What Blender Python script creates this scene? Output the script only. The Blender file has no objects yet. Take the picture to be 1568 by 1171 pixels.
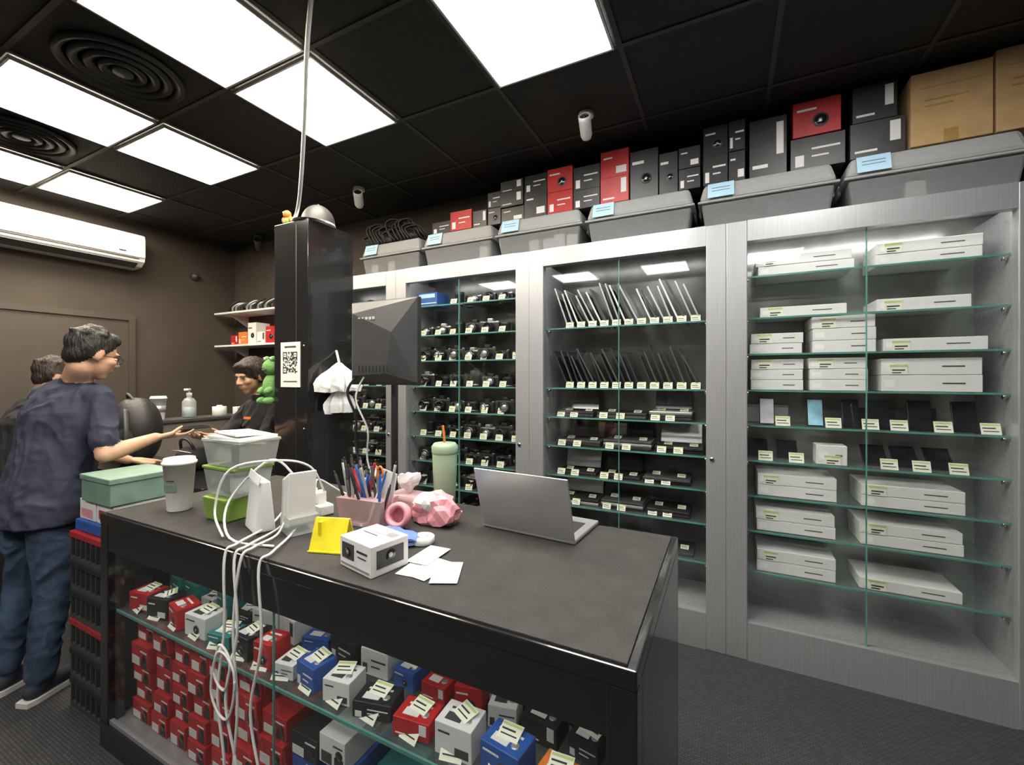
import bpy, bmesh, math, random
import numpy as np
from mathutils import Vector, Matrix, Euler, noise
random.seed(7)
R=math.radians
scene=bpy.context.scene

# ---------------------------------------------------------------- materials
MATS={}
def mat(name,col,rough=.5,metal=0.,var=.12,scale=14.,bump=0.,bscale=60.,emit=0.,spec=.5,coat=0.,stretch=None):
    if name in MATS: return MATS[name]
    m=bpy.data.materials.new(name); m.use_nodes=True
    nt=m.node_tree; n=nt.nodes; l=nt.links
    p=n['Principled BSDF']
    tc=n.new('ShaderNodeTexCoord'); mp=n.new('ShaderNodeMapping')
    l.new(tc.outputs['Object'],mp.inputs['Vector'])
    if stretch: mp.inputs['Scale'].default_value=stretch
    nz=n.new('ShaderNodeTexNoise'); nz.inputs['Scale'].default_value=scale; nz.inputs['Detail'].default_value=4
    l.new(mp.outputs[0],nz.inputs['Vector'])
    cr=n.new('ShaderNodeValToRGB')
    a=[max(0,c*(1-var)) for c in col]; b=[min(1,c*(1+var)) for c in col]
    cr.color_ramp.elements[0].position=.3; cr.color_ramp.elements[1].position=.7
    cr.color_ramp.elements[0].color=(*a,1); cr.color_ramp.elements[1].color=(*b,1)
    l.new(nz.outputs['Fac'],cr.inputs[0]); l.new(cr.outputs[0],p.inputs['Base Color'])
    p.inputs['Roughness'].default_value=rough; p.inputs['Metallic'].default_value=metal
    p.inputs['Specular IOR Level'].default_value=spec
    p.inputs['Coat Weight'].default_value=coat
    if bump:
        n2=n.new('ShaderNodeTexNoise'); n2.inputs['Scale'].default_value=bscale; n2.inputs['Detail'].default_value=5
        l.new(mp.outputs[0],n2.inputs['Vector'])
        bp=n.new('ShaderNodeBump'); bp.inputs['Strength'].default_value=bump; bp.inputs['Distance'].default_value=.01
        l.new(n2.outputs['Fac'],bp.inputs['Height']); l.new(bp.outputs[0],p.inputs['Normal'])
    MATS[name]=m; return m
def glassmat(name,tint=(.95,.98,.96),refl=.05,diff=None,dfac=0.):
    if name in MATS: return MATS[name]
    m=bpy.data.materials.new(name); m.use_nodes=True
    nt=m.node_tree; n=nt.nodes; l=nt.links
    n.remove(n['Principled BSDF']); out=n['Material Output']
    t=n.new('ShaderNodeBsdfTransparent'); t.inputs[0].default_value=(*tint,1)
    g=n.new('ShaderNodeBsdfGlossy'); g.inputs['Roughness'].default_value=.03
    lw=n.new('ShaderNodeLayerWeight'); lw.inputs['Blend'].default_value=.5
    pw=n.new('ShaderNodeMath'); pw.operation='POWER'; pw.inputs[1].default_value=4
    ma=n.new('ShaderNodeMath'); ma.operation='MULTIPLY_ADD'; ma.inputs[1].default_value=.7; ma.inputs[2].default_value=refl
    l.new(lw.outputs['Facing'],pw.inputs[0]); l.new(pw.outputs[0],ma.inputs[0])
    mx=n.new('ShaderNodeMixShader'); l.new(ma.outputs[0],mx.inputs[0]); l.new(t.outputs[0],mx.inputs[1]); l.new(g.outputs[0],mx.inputs[2])
    last=mx
    if dfac:
        d=n.new('ShaderNodeBsdfDiffuse')
        nz=n.new('ShaderNodeTexNoise'); nz.inputs['Scale'].default_value=25
        cr=n.new('ShaderNodeValToRGB'); cr.color_ramp.elements[0].color=(*[c*.8 for c in diff],1); cr.color_ramp.elements[1].color=(*diff,1)
        l.new(nz.outputs['Fac'],cr.inputs[0]); l.new(cr.outputs[0],d.inputs[0])
        m2=n.new('ShaderNodeMixShader'); m2.inputs[0].default_value=dfac
        l.new(mx.outputs[0],m2.inputs[1]); l.new(d.outputs[0],m2.inputs[2]); last=m2
    l.new(last.outputs[0],out.inputs['Surface'])
    MATS[name]=m; return m

M_black=mat('black_gloss',(.014,.014,.015),.15,coat=.4)
M_blackm=mat('black_matte',(.018,.018,.019),.5)
M_dark=mat('dark_grey',(.055,.055,.057),.5)
M_rubber=mat('rubber_mat',(.058,.056,.054),.8,bump=.6,bscale=220,spec=.2)
M_alu=mat('brushed_aluminium',(.43,.44,.455),.36,metal=.5,var=.08,scale=4,stretch=(60,60,1))
M_aluside=mat('cabinet_side',(.38,.39,.40),.45,metal=.3,var=.15,scale=60)
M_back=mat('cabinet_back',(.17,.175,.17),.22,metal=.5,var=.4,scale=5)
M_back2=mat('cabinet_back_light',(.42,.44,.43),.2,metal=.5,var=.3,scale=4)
M_white=mat('white_plastic',(.80,.80,.78),.4,var=.03)
M_paper=mat('white_paper',(.82,.82,.80),.8,var=.04)
M_card=mat('white_carton',(.72,.72,.71),.55,var=.03)
M_tag=mat('price_tag',(.78,.80,.66),.7,var=.05)
M_tagg=mat('tag_green',(.50,.60,.25),.7)
M_ink=mat('ink',(.03,.03,.03),.7)
M_red=mat('red_carton',(.45,.02,.02),.45,var=.15)
M_redp=mat('red_plastic',(.35,.025,.03),.4)
M_blkbox=mat('black_carton',(.022,.022,.024),.4,var=.3)
M_blue=mat('blue_plastic',(.03,.10,.36),.4)
M_cardboard=mat('cardboard',(.46,.30,.14),.8,var=.1)
M_tape=mat('packing_tape',(.36,.22,.07),.3)
M_lblue=mat('blue_label',(.42,.64,.80),.6,var=.05)
M_green=mat('green_plastic',(.22,.36,.06),.4)
M_mint=mat('mint_box',(.18,.28,.22),.55)
M_tumb=mat('sage_tumbler',(.32,.44,.30),.35)
M_pink=mat('pink_plastic',(.78,.34,.38),.4,var=.2)
M_yel=mat('yellow_plastic',(.80,.68,.02),.4)
M_cyan=mat('teal',(.03,.22,.22),.4)
M_glassedge=mat('glass_edge',(.10,.28,.24),.2)
M_org=mat('orange',(.70,.20,.04),.5)
M_silver=mat('silver_metal',(.52,.52,.53),.3,metal=.6,var=.04)
M_chrome=mat('chrome',(.7,.7,.7),.15,metal=1,var=.02)
M_screen=mat('screen_glass',(.02,.022,.028),.08,coat=.5)
M_lens=mat('lens_glass',(.02,.02,.05),.05,coat=1)
M_glass=glassmat('door_glass',(.97,.985,.98),.055)
M_shelf=glassmat('shelf_glass',(.92,.96,.94),.06,(.5,.62,.58),.10)
M_bin=glassmat('bin_plastic',(.75,.75,.75),.05,(.40,.41,.42),.45)
M_lid=glassmat('bin_lid',(.8,.8,.8),.06,(.46,.47,.47),.80)
M_clear=glassmat('clear_plastic',(.93,.95,.94),.06,(.75,.78,.76),.35)
M_pinkc=glassmat('pink_clear',(.95,.80,.82),.05,(.85,.6,.62),.45)
M_wall=mat('dark_wall',(.066,.052,.041),.75,var=.12,scale=3,bump=.08,bscale=150)
M_door=mat('dark_door',(.070,.056,.045),.55,var=.1,scale=2)
M_ceil=mat('black_ceiling_tile',(.016,.0145,.0135),.8,var=.25,scale=30,bump=.3,bscale=160)
M_grid=mat('ceiling_grid_paint',(.032,.030,.028),.6)
M_part=mat('partition_board',(.19,.165,.14),.6)
M_shirt=mat('navy_cotton',(.045,.050,.078),.9,var=.15,scale=6,bump=.25,bscale=300,spec=.2)
M_jean=mat('denim',(.055,.085,.14),.9,var=.45,scale=7,bump=.3,bscale=200,spec=.2)
M_skin=mat('skin',(.55,.32,.21),.5,var=.06,scale=20)
M_lip=mat('lips',(.42,.16,.13),.5)
M_hair=mat('hair_black',(.012,.010,.009),.5,var=.5,scale=60,bump=1,bscale=120,stretch=(1,1,.3))
M_hairb=mat('hair_brown',(.03,.018,.012),.5,var=.5,scale=60,bump=1,bscale=120,stretch=(1,1,.3))
M_polo=mat('black_cotton',(.018,.018,.02),.9,bump=.3,bscale=200)
M_shoe=mat('shoe_fabric',(.03,.035,.05),.8)
M_sole=mat('shoe_sole',(.70,.69,.65),.7)
M_plush=mat('green_plush',(.18,.38,.12),.95,bump=1,bscale=150)
M_eye=mat('eye_white',(.8,.8,.78),.2,var=.02)

def floor_mat():
    m=bpy.data.materials.new('carpet_floor'); m.use_nodes=True
    nt=m.node_tree;n=nt.nodes;l=nt.links;p=n['Principled BSDF']
    tc=n.new('ShaderNodeTexCoord')
    br=n.new('ShaderNodeTexBrick'); br.inputs['Scale'].default_value=22; br.inputs['Color1'].default_value=(.035,.036,.04,1)
    br.inputs['Color2'].default_value=(.055,.056,.06,1); br.inputs['Mortar'].default_value=(.015,.015,.017,1); br.inputs['Mortar Size'].default_value=.04
    l.new(tc.outputs['Object'],br.inputs['Vector']); l.new(br.outputs['Color'],p.inputs['Base Color'])
    b=n.new('ShaderNodeBump'); b.inputs['Strength'].default_value=.5; b.inputs['Distance'].default_value=.005
    l.new(br.outputs['Fac'],b.inputs['Height']); l.new(b.outputs[0],p.inputs['Normal']); p.inputs['Roughness'].default_value=.7
    return m
M_floor=floor_mat()

# ---------------------------------------------------------------- builder
def catmull(pts,k=6):
    P=[Vector(p) for p in pts]; out=[]
    for i in range(len(P)-1):
        a=P[max(i-1,0)];b=P[i];c=P[i+1];d=P[min(i+2,len(P)-1)]
        for j in range(k):
            t=j/k
            out.append(.5*((2*b)+(c-a)*t+(2*a-5*b+4*c-d)*t*t+(3*b-a-3*c+d)*t**3))
    out.append(P[-1]); return out
class B:
    def __init__(s,name): s.bm=bmesh.new(); s.mats=[]; s.name=name; s.T=Matrix()
    def mi(s,m):
        if m not in s.mats: s.mats.append(m)
        return s.mats.index(m)
    def add(s,verts,faces,m,smooth=False,M=None):
        T=s.T@M if M is not None else s.T
        vs=[s.bm.verts.new(T@Vector(v)) for v in verts]; k=s.mi(m)
        for f in faces:
            try: fc=s.bm.faces.new([vs[i] for i in f])
            except ValueError: continue
            fc.material_index=k; fc.smooth=smooth
        return vs
    def box(s,c,d,m,rot=(0,0,0),bev=0.,top=None):
        M=Matrix.Translation(c)@Euler(rot).to_matrix().to_4x4()
        x,y,z=d[0]/2,d[1]/2,d[2]/2
        tx,ty=(x,y) if top is None else (top[0]/2,top[1]/2)
        v=[(-x,-y,-z),(x,-y,-z),(x,y,-z),(-x,y,-z),(-tx,-ty,z),(tx,-ty,z),(tx,ty,z),(-tx,ty,z)]
        f=[(3,2,1,0),(4,5,6,7),(0,1,5,4),(1,2,6,5),(2,3,7,6),(3,0,4,7)]
        if bev:
            t=bmesh.new(); vs=[t.verts.new(q) for q in v]
            for q in f: t.faces.new([vs[i] for i in q])
            bmesh.ops.bevel(t,geom=list(t.edges),offset=bev,segments=2,affect='EDGES',profile=.5)
            t.verts.index_update()
            v=[tuple(q.co) for q in t.verts]; f=[[w.index for w in q.verts] for q in t.faces]; t.free()
        s.add(v,f,m,False,M)
    def bx(s,x0,x1,y0,y1,z0,z1,m,bev=0.):
        s.box(((x0+x1)/2,(y0+y1)/2,(z0+z1)/2),(abs(x1-x0),abs(y1-y0),abs(z1-z0)),m,bev=bev)
    def pane(s,x0,x1,y0,y1,z0,z1,m):
        if y0==y1: s.add([(x0,y0,z0),(x1,y0,z0),(x1,y0,z1),(x0,y0,z1)],[(0,1,2,3)],m)
        else: s.add([(x0,y0,z0),(x1,y0,z0),(x1,y1,z0),(x0,y1,z0)],[(0,1,2,3)],m)
    def lathe(s,c,prof,m,seg=24,rot=(0,0,0),smooth=True):
        M=Matrix.Translation(c)@Euler(rot).to_matrix().to_4x4(); v=[];f=[]
        for r,z in prof:
            for i in range(seg):
                a=2*math.pi*i/seg; v.append((r*math.cos(a),r*math.sin(a),z))
        for j in range(len(prof)-1):
            for i in range(seg):
                k=(i+1)%seg; f.append((j*seg+i,j*seg+k,(j+1)*seg+k,(j+1)*seg+i))
        if prof[0][0]>1e-4: f.append(list(range(seg))[::-1])
        if prof[-1][0]>1e-4: f.append([(len(prof)-1)*seg+i for i in range(seg)])
        s.add(v,f,m,smooth,M)
    def cyl(s,c,r,h,m,rot=(0,0,0),r2=None,seg=20):
        r2=r if r2 is None else r2
        e=min(.002,r*.2)
        s.lathe(c,[(r-e,-h/2),(r,-h/2+e),(r2,h/2-e),(r2-e if r2>e else 0,h/2)],m,seg,rot)
    def sph(s,c,r,m,rot=(0,0,0),seg=20,zmin=-1.):
        r=(r,r,r) if not hasattr(r,'__len__') else r
        M=Matrix.Translation(c)@Euler(rot).to_matrix().to_4x4()@Matrix.Diagonal((*r,1))
        v=[];f=[];n=seg//2; t0=math.asin(max(-1,zmin))
        for j in range(n+1):
            t=t0+(math.pi/2-t0)*j/n
            for i in range(seg):
                a=2*math.pi*i/seg; v.append((math.cos(t)*math.cos(a),math.cos(t)*math.sin(a),math.sin(t)))
        for j in range(n):
            for i in range(seg):
                k=(i+1)%seg; f.append((j*seg+i,j*seg+k,(j+1)*seg+k,(j+1)*seg+i))
        s.add(v,f,m,True,M)
    def tube(s,pts,r,m,seg=8,smooth=True,k=6,flat=1.):
        P=catmull(pts,k) if smooth else [Vector(p) for p in pts]
        v=[];f=[]; n=len(P)
        for i,p in enumerate(P):
            t=(P[min(i+1,n-1)]-P[max(i-1,0)]).normalized()
            if i==0:
                a=t.cross(Vector((.13,.2,1)).normalized())
                if a.length<1e-3: a=t.cross(Vector((1,0,0)))
            else:
                a=a-t*a.dot(t)
                if a.length<1e-4: a=t.cross(Vector((1,.3,0)))
            a=a.normalized(); b=t.cross(a).normalized(); rr=r
            for q in range(seg):
                an=2*math.pi*q/seg; v.append(p+a*rr*math.cos(an)+b*rr*flat*math.sin(an))
        for i in range(n-1):
            for q in range(seg):
                w=(q+1)%seg; f.append((i*seg+q,i*seg+w,(i+1)*seg+w,(i+1)*seg+q))
        f.append(list(range(seg))[::-1]); f.append([(n-1)*seg+q for q in range(seg)])
        s.add(v,f,m,True)
    def prism(s,poly,axis,a0,a1,m,smooth=False):
        def P(p,a): return {'x':(a,p[0],p[1]),'y':(p[0],a,p[1]),'z':(p[0],p[1],a)}[axis]
        n=len(poly); v=[P(p,a0) for p in poly]+[P(p,a1) for p in poly]
        f=[list(range(n))[::-1],list(range(n,2*n))]+[(i,(i+1)%n,n+(i+1)%n,n+i) for i in range(n)]
        s.add(v,f,m,smooth)
    def blob(s,c,r,m,amp=.3,seed=0,sub=3,sharp=4.,flat=None):
        t=bmesh.new(); bmesh.ops.create_icosphere(t,subdivisions=sub,radius=1)
        rng=np.random.RandomState(seed); ph=rng.rand(8,4)*6.28; k=(rng.rand(8,3)-.5)*sharp*2
        vs=[]
        for q in t.verts:
            p=np.array(q.co); d=sum(abs(math.sin(float(np.dot(k[i],p))+ph[i,0]))-.5 for i in range(8))/8*2
            w=p*(1+amp*d)*np.array(r)
            if flat is not None: w[2]=max(w[2],-flat)
            vs.append(tuple(w+np.array(c)))
        t.verts.index_update(); fs=[[w.index for w in q.verts] for q in t.faces]; t.free()
        s.add(vs,fs,m,False)
    def done(s,recalc=True,parent=None):
        if recalc: bmesh.ops.recalc_face_normals(s.bm,faces=s.bm.faces)
        me=bpy.data.meshes.new(s.name); s.bm.to_mesh(me); s.bm.free()
        for m in s.mats: me.materials.append(m)
        o=bpy.data.objects.new(s.name,me); scene.collection.objects.link(o)
        if parent: o.parent=parent
        return o

# ---------------------------------------------------------------- room shell
XL,XR,YB,YF,ZC=-5.05,2.45,3.02,-1.9,2.97
b=B('floor'); b.bx(XL-.1,XR+.1,YF-.1,YB+.1,-.1,0,M_floor); b.done()
b=B('ceiling'); b.bx(XL-.1,XR+.1,YF-.1,YB+.1,ZC,ZC+.1,M_ceil); b.done()
b=B('wall_left'); b.bx(XL-.1,XL,YF-.1,YB+.1,0,ZC,M_wall); b.done()
b=B('wall_right'); b.bx(XR,XR+.1,YF-.1,YB+.1,0,ZC,M_wall); b.done()
b=B('wall_back'); b.bx(XL,XR,YB,YB+.1,0,ZC,M_wall); b.done()
b=B('wall_front'); b.bx(XL,XR,YF-.1,YF,0,ZC,M_wall); b.done()
b=B('baseboard_left'); b.bx(XL,XL+.012,YF,1.1,0,.09,M_dark); b.bx(XL,XL+.012,2.1,YB,0,.09,M_dark); b.done()
PX,PY=.6175,.604
gx0=-.73+PX/2; gy0=1.624+PY/2
b=B('trim_1')
x=gx0
while x>XL: x-=PX
x+=PX
while x<XR: b.bx(x-.011,x+.011,YF,YB,ZC-.006,ZC,M_grid); x+=PX
y=gy0
while y>YF: y-=PY
y+=PY
while y<YB: b.bx(XL,XR,y-.011,y+.011,ZC-.0065,ZC,M_grid); y+=PY
b.done()
def panel_mat(nm,col,st):
    m=bpy.data.materials.new(nm); m.use_nodes=True; p=m.node_tree.nodes['Principled BSDF']
    p.inputs['Base Color'].default_value=(.9,.9,.9,1)
    p.inputs['Emission Color'].default_value=(*col,1); p.inputs['Emission Strength'].default_value=st; return m
MP=panel_mat('led_panel_neutral',(1,.965,.91),25); MPw=panel_mat('led_panel_warm',(1,.88,.70),27)
MS=panel_mat('added_fill_strip',(1,.97,.9),9); MS2=panel_mat('added_fill_strip_bright',(1,.97,.9),13)  # glow for strips added to brighten cabinet and counter interiors
def panel(cx,cy,m):
    b=B('ceiling_light_panel'); h=.276; z=ZC-.007
    b.bx(cx-h,cx+h,cy-h,cy+h,z-.012,z-.004,m)
    for sx in(-1,1):
        b.bx(cx+sx*h-(.010 if sx<0 else 0),cx+sx*h+(.010 if sx>0 else 0),cy-h-.010,cy+h+.010,z-.018,z,M_silver)
        b.bx(cx-h,cx+h,cy+sx*h-(.010 if sx<0 else 0),cy+sx*h+(.010 if sx>0 else 0),z-.018,z,M_silver)
    b.done()
for i in range(4):
    for cy in (1.02,1.624): panel(-.73-2*PX*i,cy,MPw if i>0 else MP)
panel(-.73+2*PX,1.624,MP)  # unseen panel added for its light
for cx in (-3.2,-1.965,-.73,.505): panel(cx,1.02-3*PY,MP)  # unseen extra row, added to light the room behind the camera
for cx,cy in ((-2.58,1.02),(-3.82,1.02)):
    b=B('round_ceiling_diffuser')
    for r in (.24,.19,.14,.09): b.lathe((cx,cy,ZC-.007),[(r,0),(r,-.012),(r-.012,-.022),(r-.035,-.012),(r-.035,0)],M_blackm,40)
    b.cyl((cx,cy,ZC-.016),.04,.018,M_dark); b.done()

b=B('door_1'); e=XL+.002
b.bx(e,e+.015,1.15,2.03,.003,2.03,M_door)
for y0,y1 in((1.10,1.15),(2.03,2.08)): b.bx(e,e+.03,y0,y1,.003,2.08,M_door)
b.bx(e,e+.03,1.15,2.03,2.03,2.08,M_door)
b.cyl((XL+.037,1.95,1.0),.022,.04,M_silver,rot=(0,R(90),0)); b.box((XL+.06,1.90,1.0),(.015,.12,.02),M_silver,bev=.004); b.done()

b=B('wall_air_conditioner')
pr=[(XL,2.81),(XL+.19,2.81),(XL+.225,2.795),(XL+.235,2.76),(XL+.235,2.61),(XL+.22,2.56),(XL+.17,2.52),(XL+.10,2.51),(XL,2.51)]
b.prism(pr,'y',.98,2.07,M_white)
b.box((XL+.238,1.525,2.69),(.006,1.07,.19),M_white,bev=.002)
b.box((XL+.228,1.525,2.582),(.01,1.0,.006),M_dark,rot=(0,R(-20),0))
b.box((XL+.196,1.525,2.545),(.006,.98,.045),M_white,rot=(0,R(38),0))
b.box((XL+.2,1.525,2.522),(.08,.98,.004),M_dark,rot=(0,R(-28),0))
b.box((XL+.243,1.9,2.63),(.003,.05,.012),M_ink); b.done()
b=B('motion_sensor'); b.lathe((XL,2.6,2.56),[(.04,0),(.04,.02),(.03,.04),(0,.05)],M_dark,20,rot=(0,R(90),0)); b.done()

def seccam(x,y,z0,yaw,s=1.,m=M_white):
    b=B('security_camera'); b.T=Matrix.Translation((x,y,z0))@Matrix.Rotation(yaw,4,'Z')@Matrix.Scale(s,4)
    b.cyl((0,0,-.0125),.045,.025,m); b.tube([(0,0,-.02),(0,-.004,-.05),(0,-.01,-.07)],.013,m)
    b.sph((0,-.012,-.075),.024,m)
    rt=(R(62),0,0)
    b.lathe((0,-.03,-.105),[(0,-.075),(.028,-.07),(.036,-.05),(.037,.05),(.037,.078),(.031,.078),(.030,.066),(0,.066)],m,24,rot=rt)
    M=Euler(rt).to_matrix(); e=Vector((0,-.03,-.105))+M@Vector((0,0,.068))
    b.cyl(e,.028,.006,M_black,rot=rt); b.sph(e+M@Vector((0,0,.003)),(.011,.011,.006),M_lens,rot=rt)
    b.done()
seccam(-.70,2.34,ZC,R(10),.9); seccam(-2.56,2.48,ZC,R(40),.95); seccam(-4.35,2.85,ZC,R(50),m=M_dark)

# ---------------------------------------------------------------- display cabinets
CY,CD=2.60,3.0
SH=[2.045,1.82,1.625,1.43,1.24,1.05,.86,.67,.45]
def cabinet(x0,x1,sh,w=.1,back=None,fill=None):
    b=B('display_cabinet')
    b.bx(x0,x0+w,CY,CY+.05,0,2.33,M_alu,bev=.004); b.bx(x1-w,x1,CY,CY+.05,0,2.33,M_alu,bev=.004)
    b.bx(x0+w,x1-w,CY+.001,CY+.05,2.22,2.33,M_alu); b.bx(x0+w,x1-w,CY+.001,CY+.05,0,.2,M_alu)
    b.bx(x0,x0+.02,CY+.05,CD,0,2.33,M_aluside); b.bx(x1-.02,x1,CY+.05,CD,0,2.33,M_aluside)
    b.bx(x0+w-.02,x0+w-.008,CY+.05,CD-.01,.2,2.25,M_aluside); b.bx(x1-w+.008,x1-w+.02,CY+.05,CD-.01,.2,2.25,M_aluside)
    b.bx(x0+.02,x1-.02,CD-.012,CD,0,2.33,back or M_back); b.bx(x0+.02,x1-.02,CY+.05,CD-.012,2.30,2.33,M_aluside)
    b.bx(x0+.02,x1-.02,CY+.05,CD-.012,.17,.20,M_aluside)
    b.bx(x0+w+.02,x1-w-.02,CY+.055,CY+.095,2.288,2.299,fill or MS)  # added glow strip behind the top rail, brightens the cabinet interior
    for z in sh:
        b.pane(x0+w-.006,x1-w+.006,CY+.075,CD-.015,z-.002,z-.002,M_shelf)
        b.bx(x0+w-.006,x1-w+.006,CY+.070,CY+.076,z-.009,z+.000,M_glassedge)
        for xx in (x0+w+.004,x1-w-.004):
            b.cyl((xx,CY+.10,z-.02),.011,.012,M_chrome,rot=(0,R(90),0),seg=12)
    xm=(x0+x1)/2
    b.pane(x0+w,xm,CY+.027,CY+.027,.2,2.22,M_glass); b.pane(xm,x1-w,CY+.035,CY+.035,.2,2.22,M_glass)
    b.bx(xm-.002,xm+.002,CY+.024,CY+.038,.2,2.22,M_glassedge)
    b.cyl((x1-w+.03,CY-.003,1.05),.012,.01,M_chrome,rot=(R(90),0,0),seg=14)
    b.done()
EDG=[-3.46,-2.30,-1.165,0.0,1.213,2.40]
shm=[1.82,1.43,1.24,1.05,.86,.67,.45]
cabinet(EDG[0],EDG[1],SH); cabinet(EDG[1],EDG[2],SH); cabinet(EDG[2],EDG[3],shm); cabinet(EDG[3],EDG[4],SH,back=M_back2,fill=MS2); cabinet(EDG[4],EDG[5],SH,back=M_back2,fill=MS2)

def tag(b,x,y,z,s=1.,rx=-18,rz=0):
    s*=1.12
    M=Matrix.Translation((x,y,z))@Euler((R(rx),0,R(rz))).to_matrix().to_4x4()
    T0=b.T; b.T=T0@M
    b.box((0,0,.018*s),(.046*s,.0015,.036*s),M_tag); b.box((0,-.0012,.0305*s),(.042*s,.001,.005*s),M_tagg)
    b.box((-.004*s,-.0012,.020*s),(.03*s,.001,.0035*s),M_ink); b.box((0,-.0012,.010*s),(.035*s,.001,.0025*s),M_ink)
    b.T=T0
def cam(b,x,y,z,k,yaw=0,sc=1.):
    T0=b.T; b.T=T0@Matrix.Translation((x,y,z))@Matrix.Rotation(yaw,4,'Z')@Matrix.Scale(sc,4)
    w=[.115,.105,.13][k%3]; h=[.07,.062,.085][k%3]; mb=[M_blackm,M_silver,M_blackm,M_blackm,M_blackm][k%5]
    b.box((0,0,h*.45),(w,.045,h*.9),M_blackm,bev=.006); b.box((0,0,h*.85),(w*.96,.04,h*.2),mb,bev=.004)
    if k%3!=1: b.box((0,0,h+.006),(.04,.042,.024),mb,bev=.006)
    b.box((-w*.38,-.012,h*.5),(.022,.05,h*.8),M_blackm,bev=.006)
    L=[.05,.03,.075][k%3]
    b.lathe((.008,-.02,h*.48),[(.030,0),(.031,L*.4),(.028,L*.42),(.029,L),(.024,L),(.022,L-.008),(0,L-.012)],M_black,16,rot=(R(90),0,0))
    if k%2: b.lathe((.008,-.02,h*.48),[(.0295,L*.88),(.0297,L*.9),(.0295,L*.92)],M_silver,16,rot=(R(90),0,0))
    b.cyl((.008,-.02-L+.012,h*.48),.02,.003,M_lens,rot=(R(90),0,0),seg=14)
    b.cyl((w*.33,0,h*.98),.009,.008,M_silver,seg=10)
    b.T=T0
def lens(b,x,y,z,h,r):
    b.lathe((x,y,z),[(r*.85,0),(r*.85,h*.2),(r,h*.25),(r,h*.7),(r*1.08,h*.75),(r*1.08,h),(r*.9,h),(r*.85,h-.01),(0,h-.012)],M_blackm,16)
    b.lathe((x,y,z),[(r*.86,h*.06),(r*.87,h*.1),(r*.86,h*.14)],M_silver,16)

for ci,(e0,e1) in enumerate(((EDG[0],EDG[1]),(EDG[1],EDG[2]))):
    b=B('digital_cameras'); t=B('price_tags')
    for si,z in enumerate(SH):
        x=e0+.18
        while x<e1-.15:
            skip=(ci==1 and si==0 and x<e0+.42)
            if not skip:
                yy=2.80+random.uniform(-.02,.02)
                if random.random()<.22: lens(b,x,yy,z,random.uniform(.07,.12),.034); lens(b,x+.03,2.9,z,random.uniform(.07,.12),.034)
                else:
                    cam(b,x,yy,z,random.randint(0,29),random.uniform(-.3,.3),1.12)
                    if x<e1-.2: cam(b,x+.04,2.93,z,random.randint(0,29),random.uniform(-.2,.2),1.1)
                tag(t,x+.01,2.695,z,1.05,rz=random.uniform(-10,10))
            x+=random.uniform(.128,.145)
    p=b.done(); t.done(parent=p)
b=B('blue_carton'); b.bx(-2.17,-1.98,2.70,2.86,2.046,2.15,M_blue,bev=.003); b.bx(-2.15,-2.0,2.697,2.70,2.11,2.14,M_lblue); b.bx(-2.165,-1.985,2.696,2.70,2.065,2.071,M_paper); b.done()

b=B('leaning_tablets'); t=B('price_tags')
def tab(x,z,h,d,ang,met):
    T0=b.T; a=R(ang); b.T=Matrix.Translation((x,2.80,z))@Matrix.Rotation(a,4,'Y')
    th=.010; off=abs(math.sin(a))*th/2+.0005
    b.box((0,0,h/2+off),(th,d,h),met,bev=.002)
    b.box((th/2+.0006,0,h/2+off),(.001,d-.012,h-.012),M_screen)
    b.T=T0
for z,hh,mt in ((1.82,.28,[M_silver,M_silver,M_card,M_dark]),(1.43,.27,[M_blackm,M_dark,M_blackm,M_dark])):
    x=-.93; i=0
    while x<-.12:
        if not(-.46<x<-.40):
            tab(x,z,hh*random.uniform(.82,1.06),.19,-random.uniform(19,28),mt[i%4])
            if i%2==0: tag(t,x+.012,2.695,z,1.0)
        x+=.038; i+=1
p=b.done(); t.done(parent=p)
b=B('laptops_on_display'); t=B('price_tags')
for z in (1.24,1.05,.86,.67,.45):
    x=-1.02
    while x<-.30:
        w=random.uniform(.24,.31)
        for q in range(random.randint(1,3)):
            m=random.choice([M_silver,M_dark,M_blackm,M_blackm])
            b.box((x+w/2,2.83+random.uniform(-.01,.01),z+.009+.018*q),(w,.22,.016),m,bev=.003)
            top=z+.0185+.018*q
        if random.random()<.5: b.box((x+w/2,2.915,top+.065),(w*.9,.006,.13),random.choice([M_screen,M_silver]),rot=(R(-15),0,0),bev=.002)
        tag(t,x+w*.5,2.70,z,1.,rx=-30); tag(t,x+w*.15,2.70,z,1.,rx=-30); tag(t,x+w*.25,2.80,top,.9,rx=-70); tag(t,x+w*.8,2.78,top,.9,rx=-70)
        x+=w+.02
p=b.done(); t.done(parent=p)

b=B('laptop_cartons')
def carton(x0,x1,z,h,n,d=.24,y=2.70):
    for i in range(n):
        zz=z+i*h; o=random.uniform(-.006,.006)
        b.bx(x0+o,x1+o,y,y+d,zz+.0005,zz+h-.001,M_card,bev=.0025)
        b.bx(x0+o+(x1-x0)*.62,x0+o+(x1-x0)*.84,y-.0008,y,zz+h*.46,zz+h*.54,M_dark)
        b.bx(x0+o+.01,x0+o+.05,y-.0008,y,zz+h*.25,zz+h*.7,M_paper)
    tx=x0+.065; zt=z+h*(n-1)
    b.bx(tx-.034,tx+.034,y-.003,y-.001,zt+.002,zt+.05,M_tag); b.bx(tx-.034,tx+.034,y-.004,y-.003,zt+.040,zt+.05,M_tagg)
    b.bx(tx-.024,tx+.024,y-.004,y-.003,zt+.02,zt+.026,M_ink); b.bx(tx-.024,tx+.010,y-.004,y-.003,zt+.008,zt+.013,M_ink)
carton(.15,.57,2.045,.052,2); carton(.66,1.04,2.045,.055,2)
carton(.17,.55,1.82,.055,1); carton(.66,1.00,1.82,.062,1)
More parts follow.
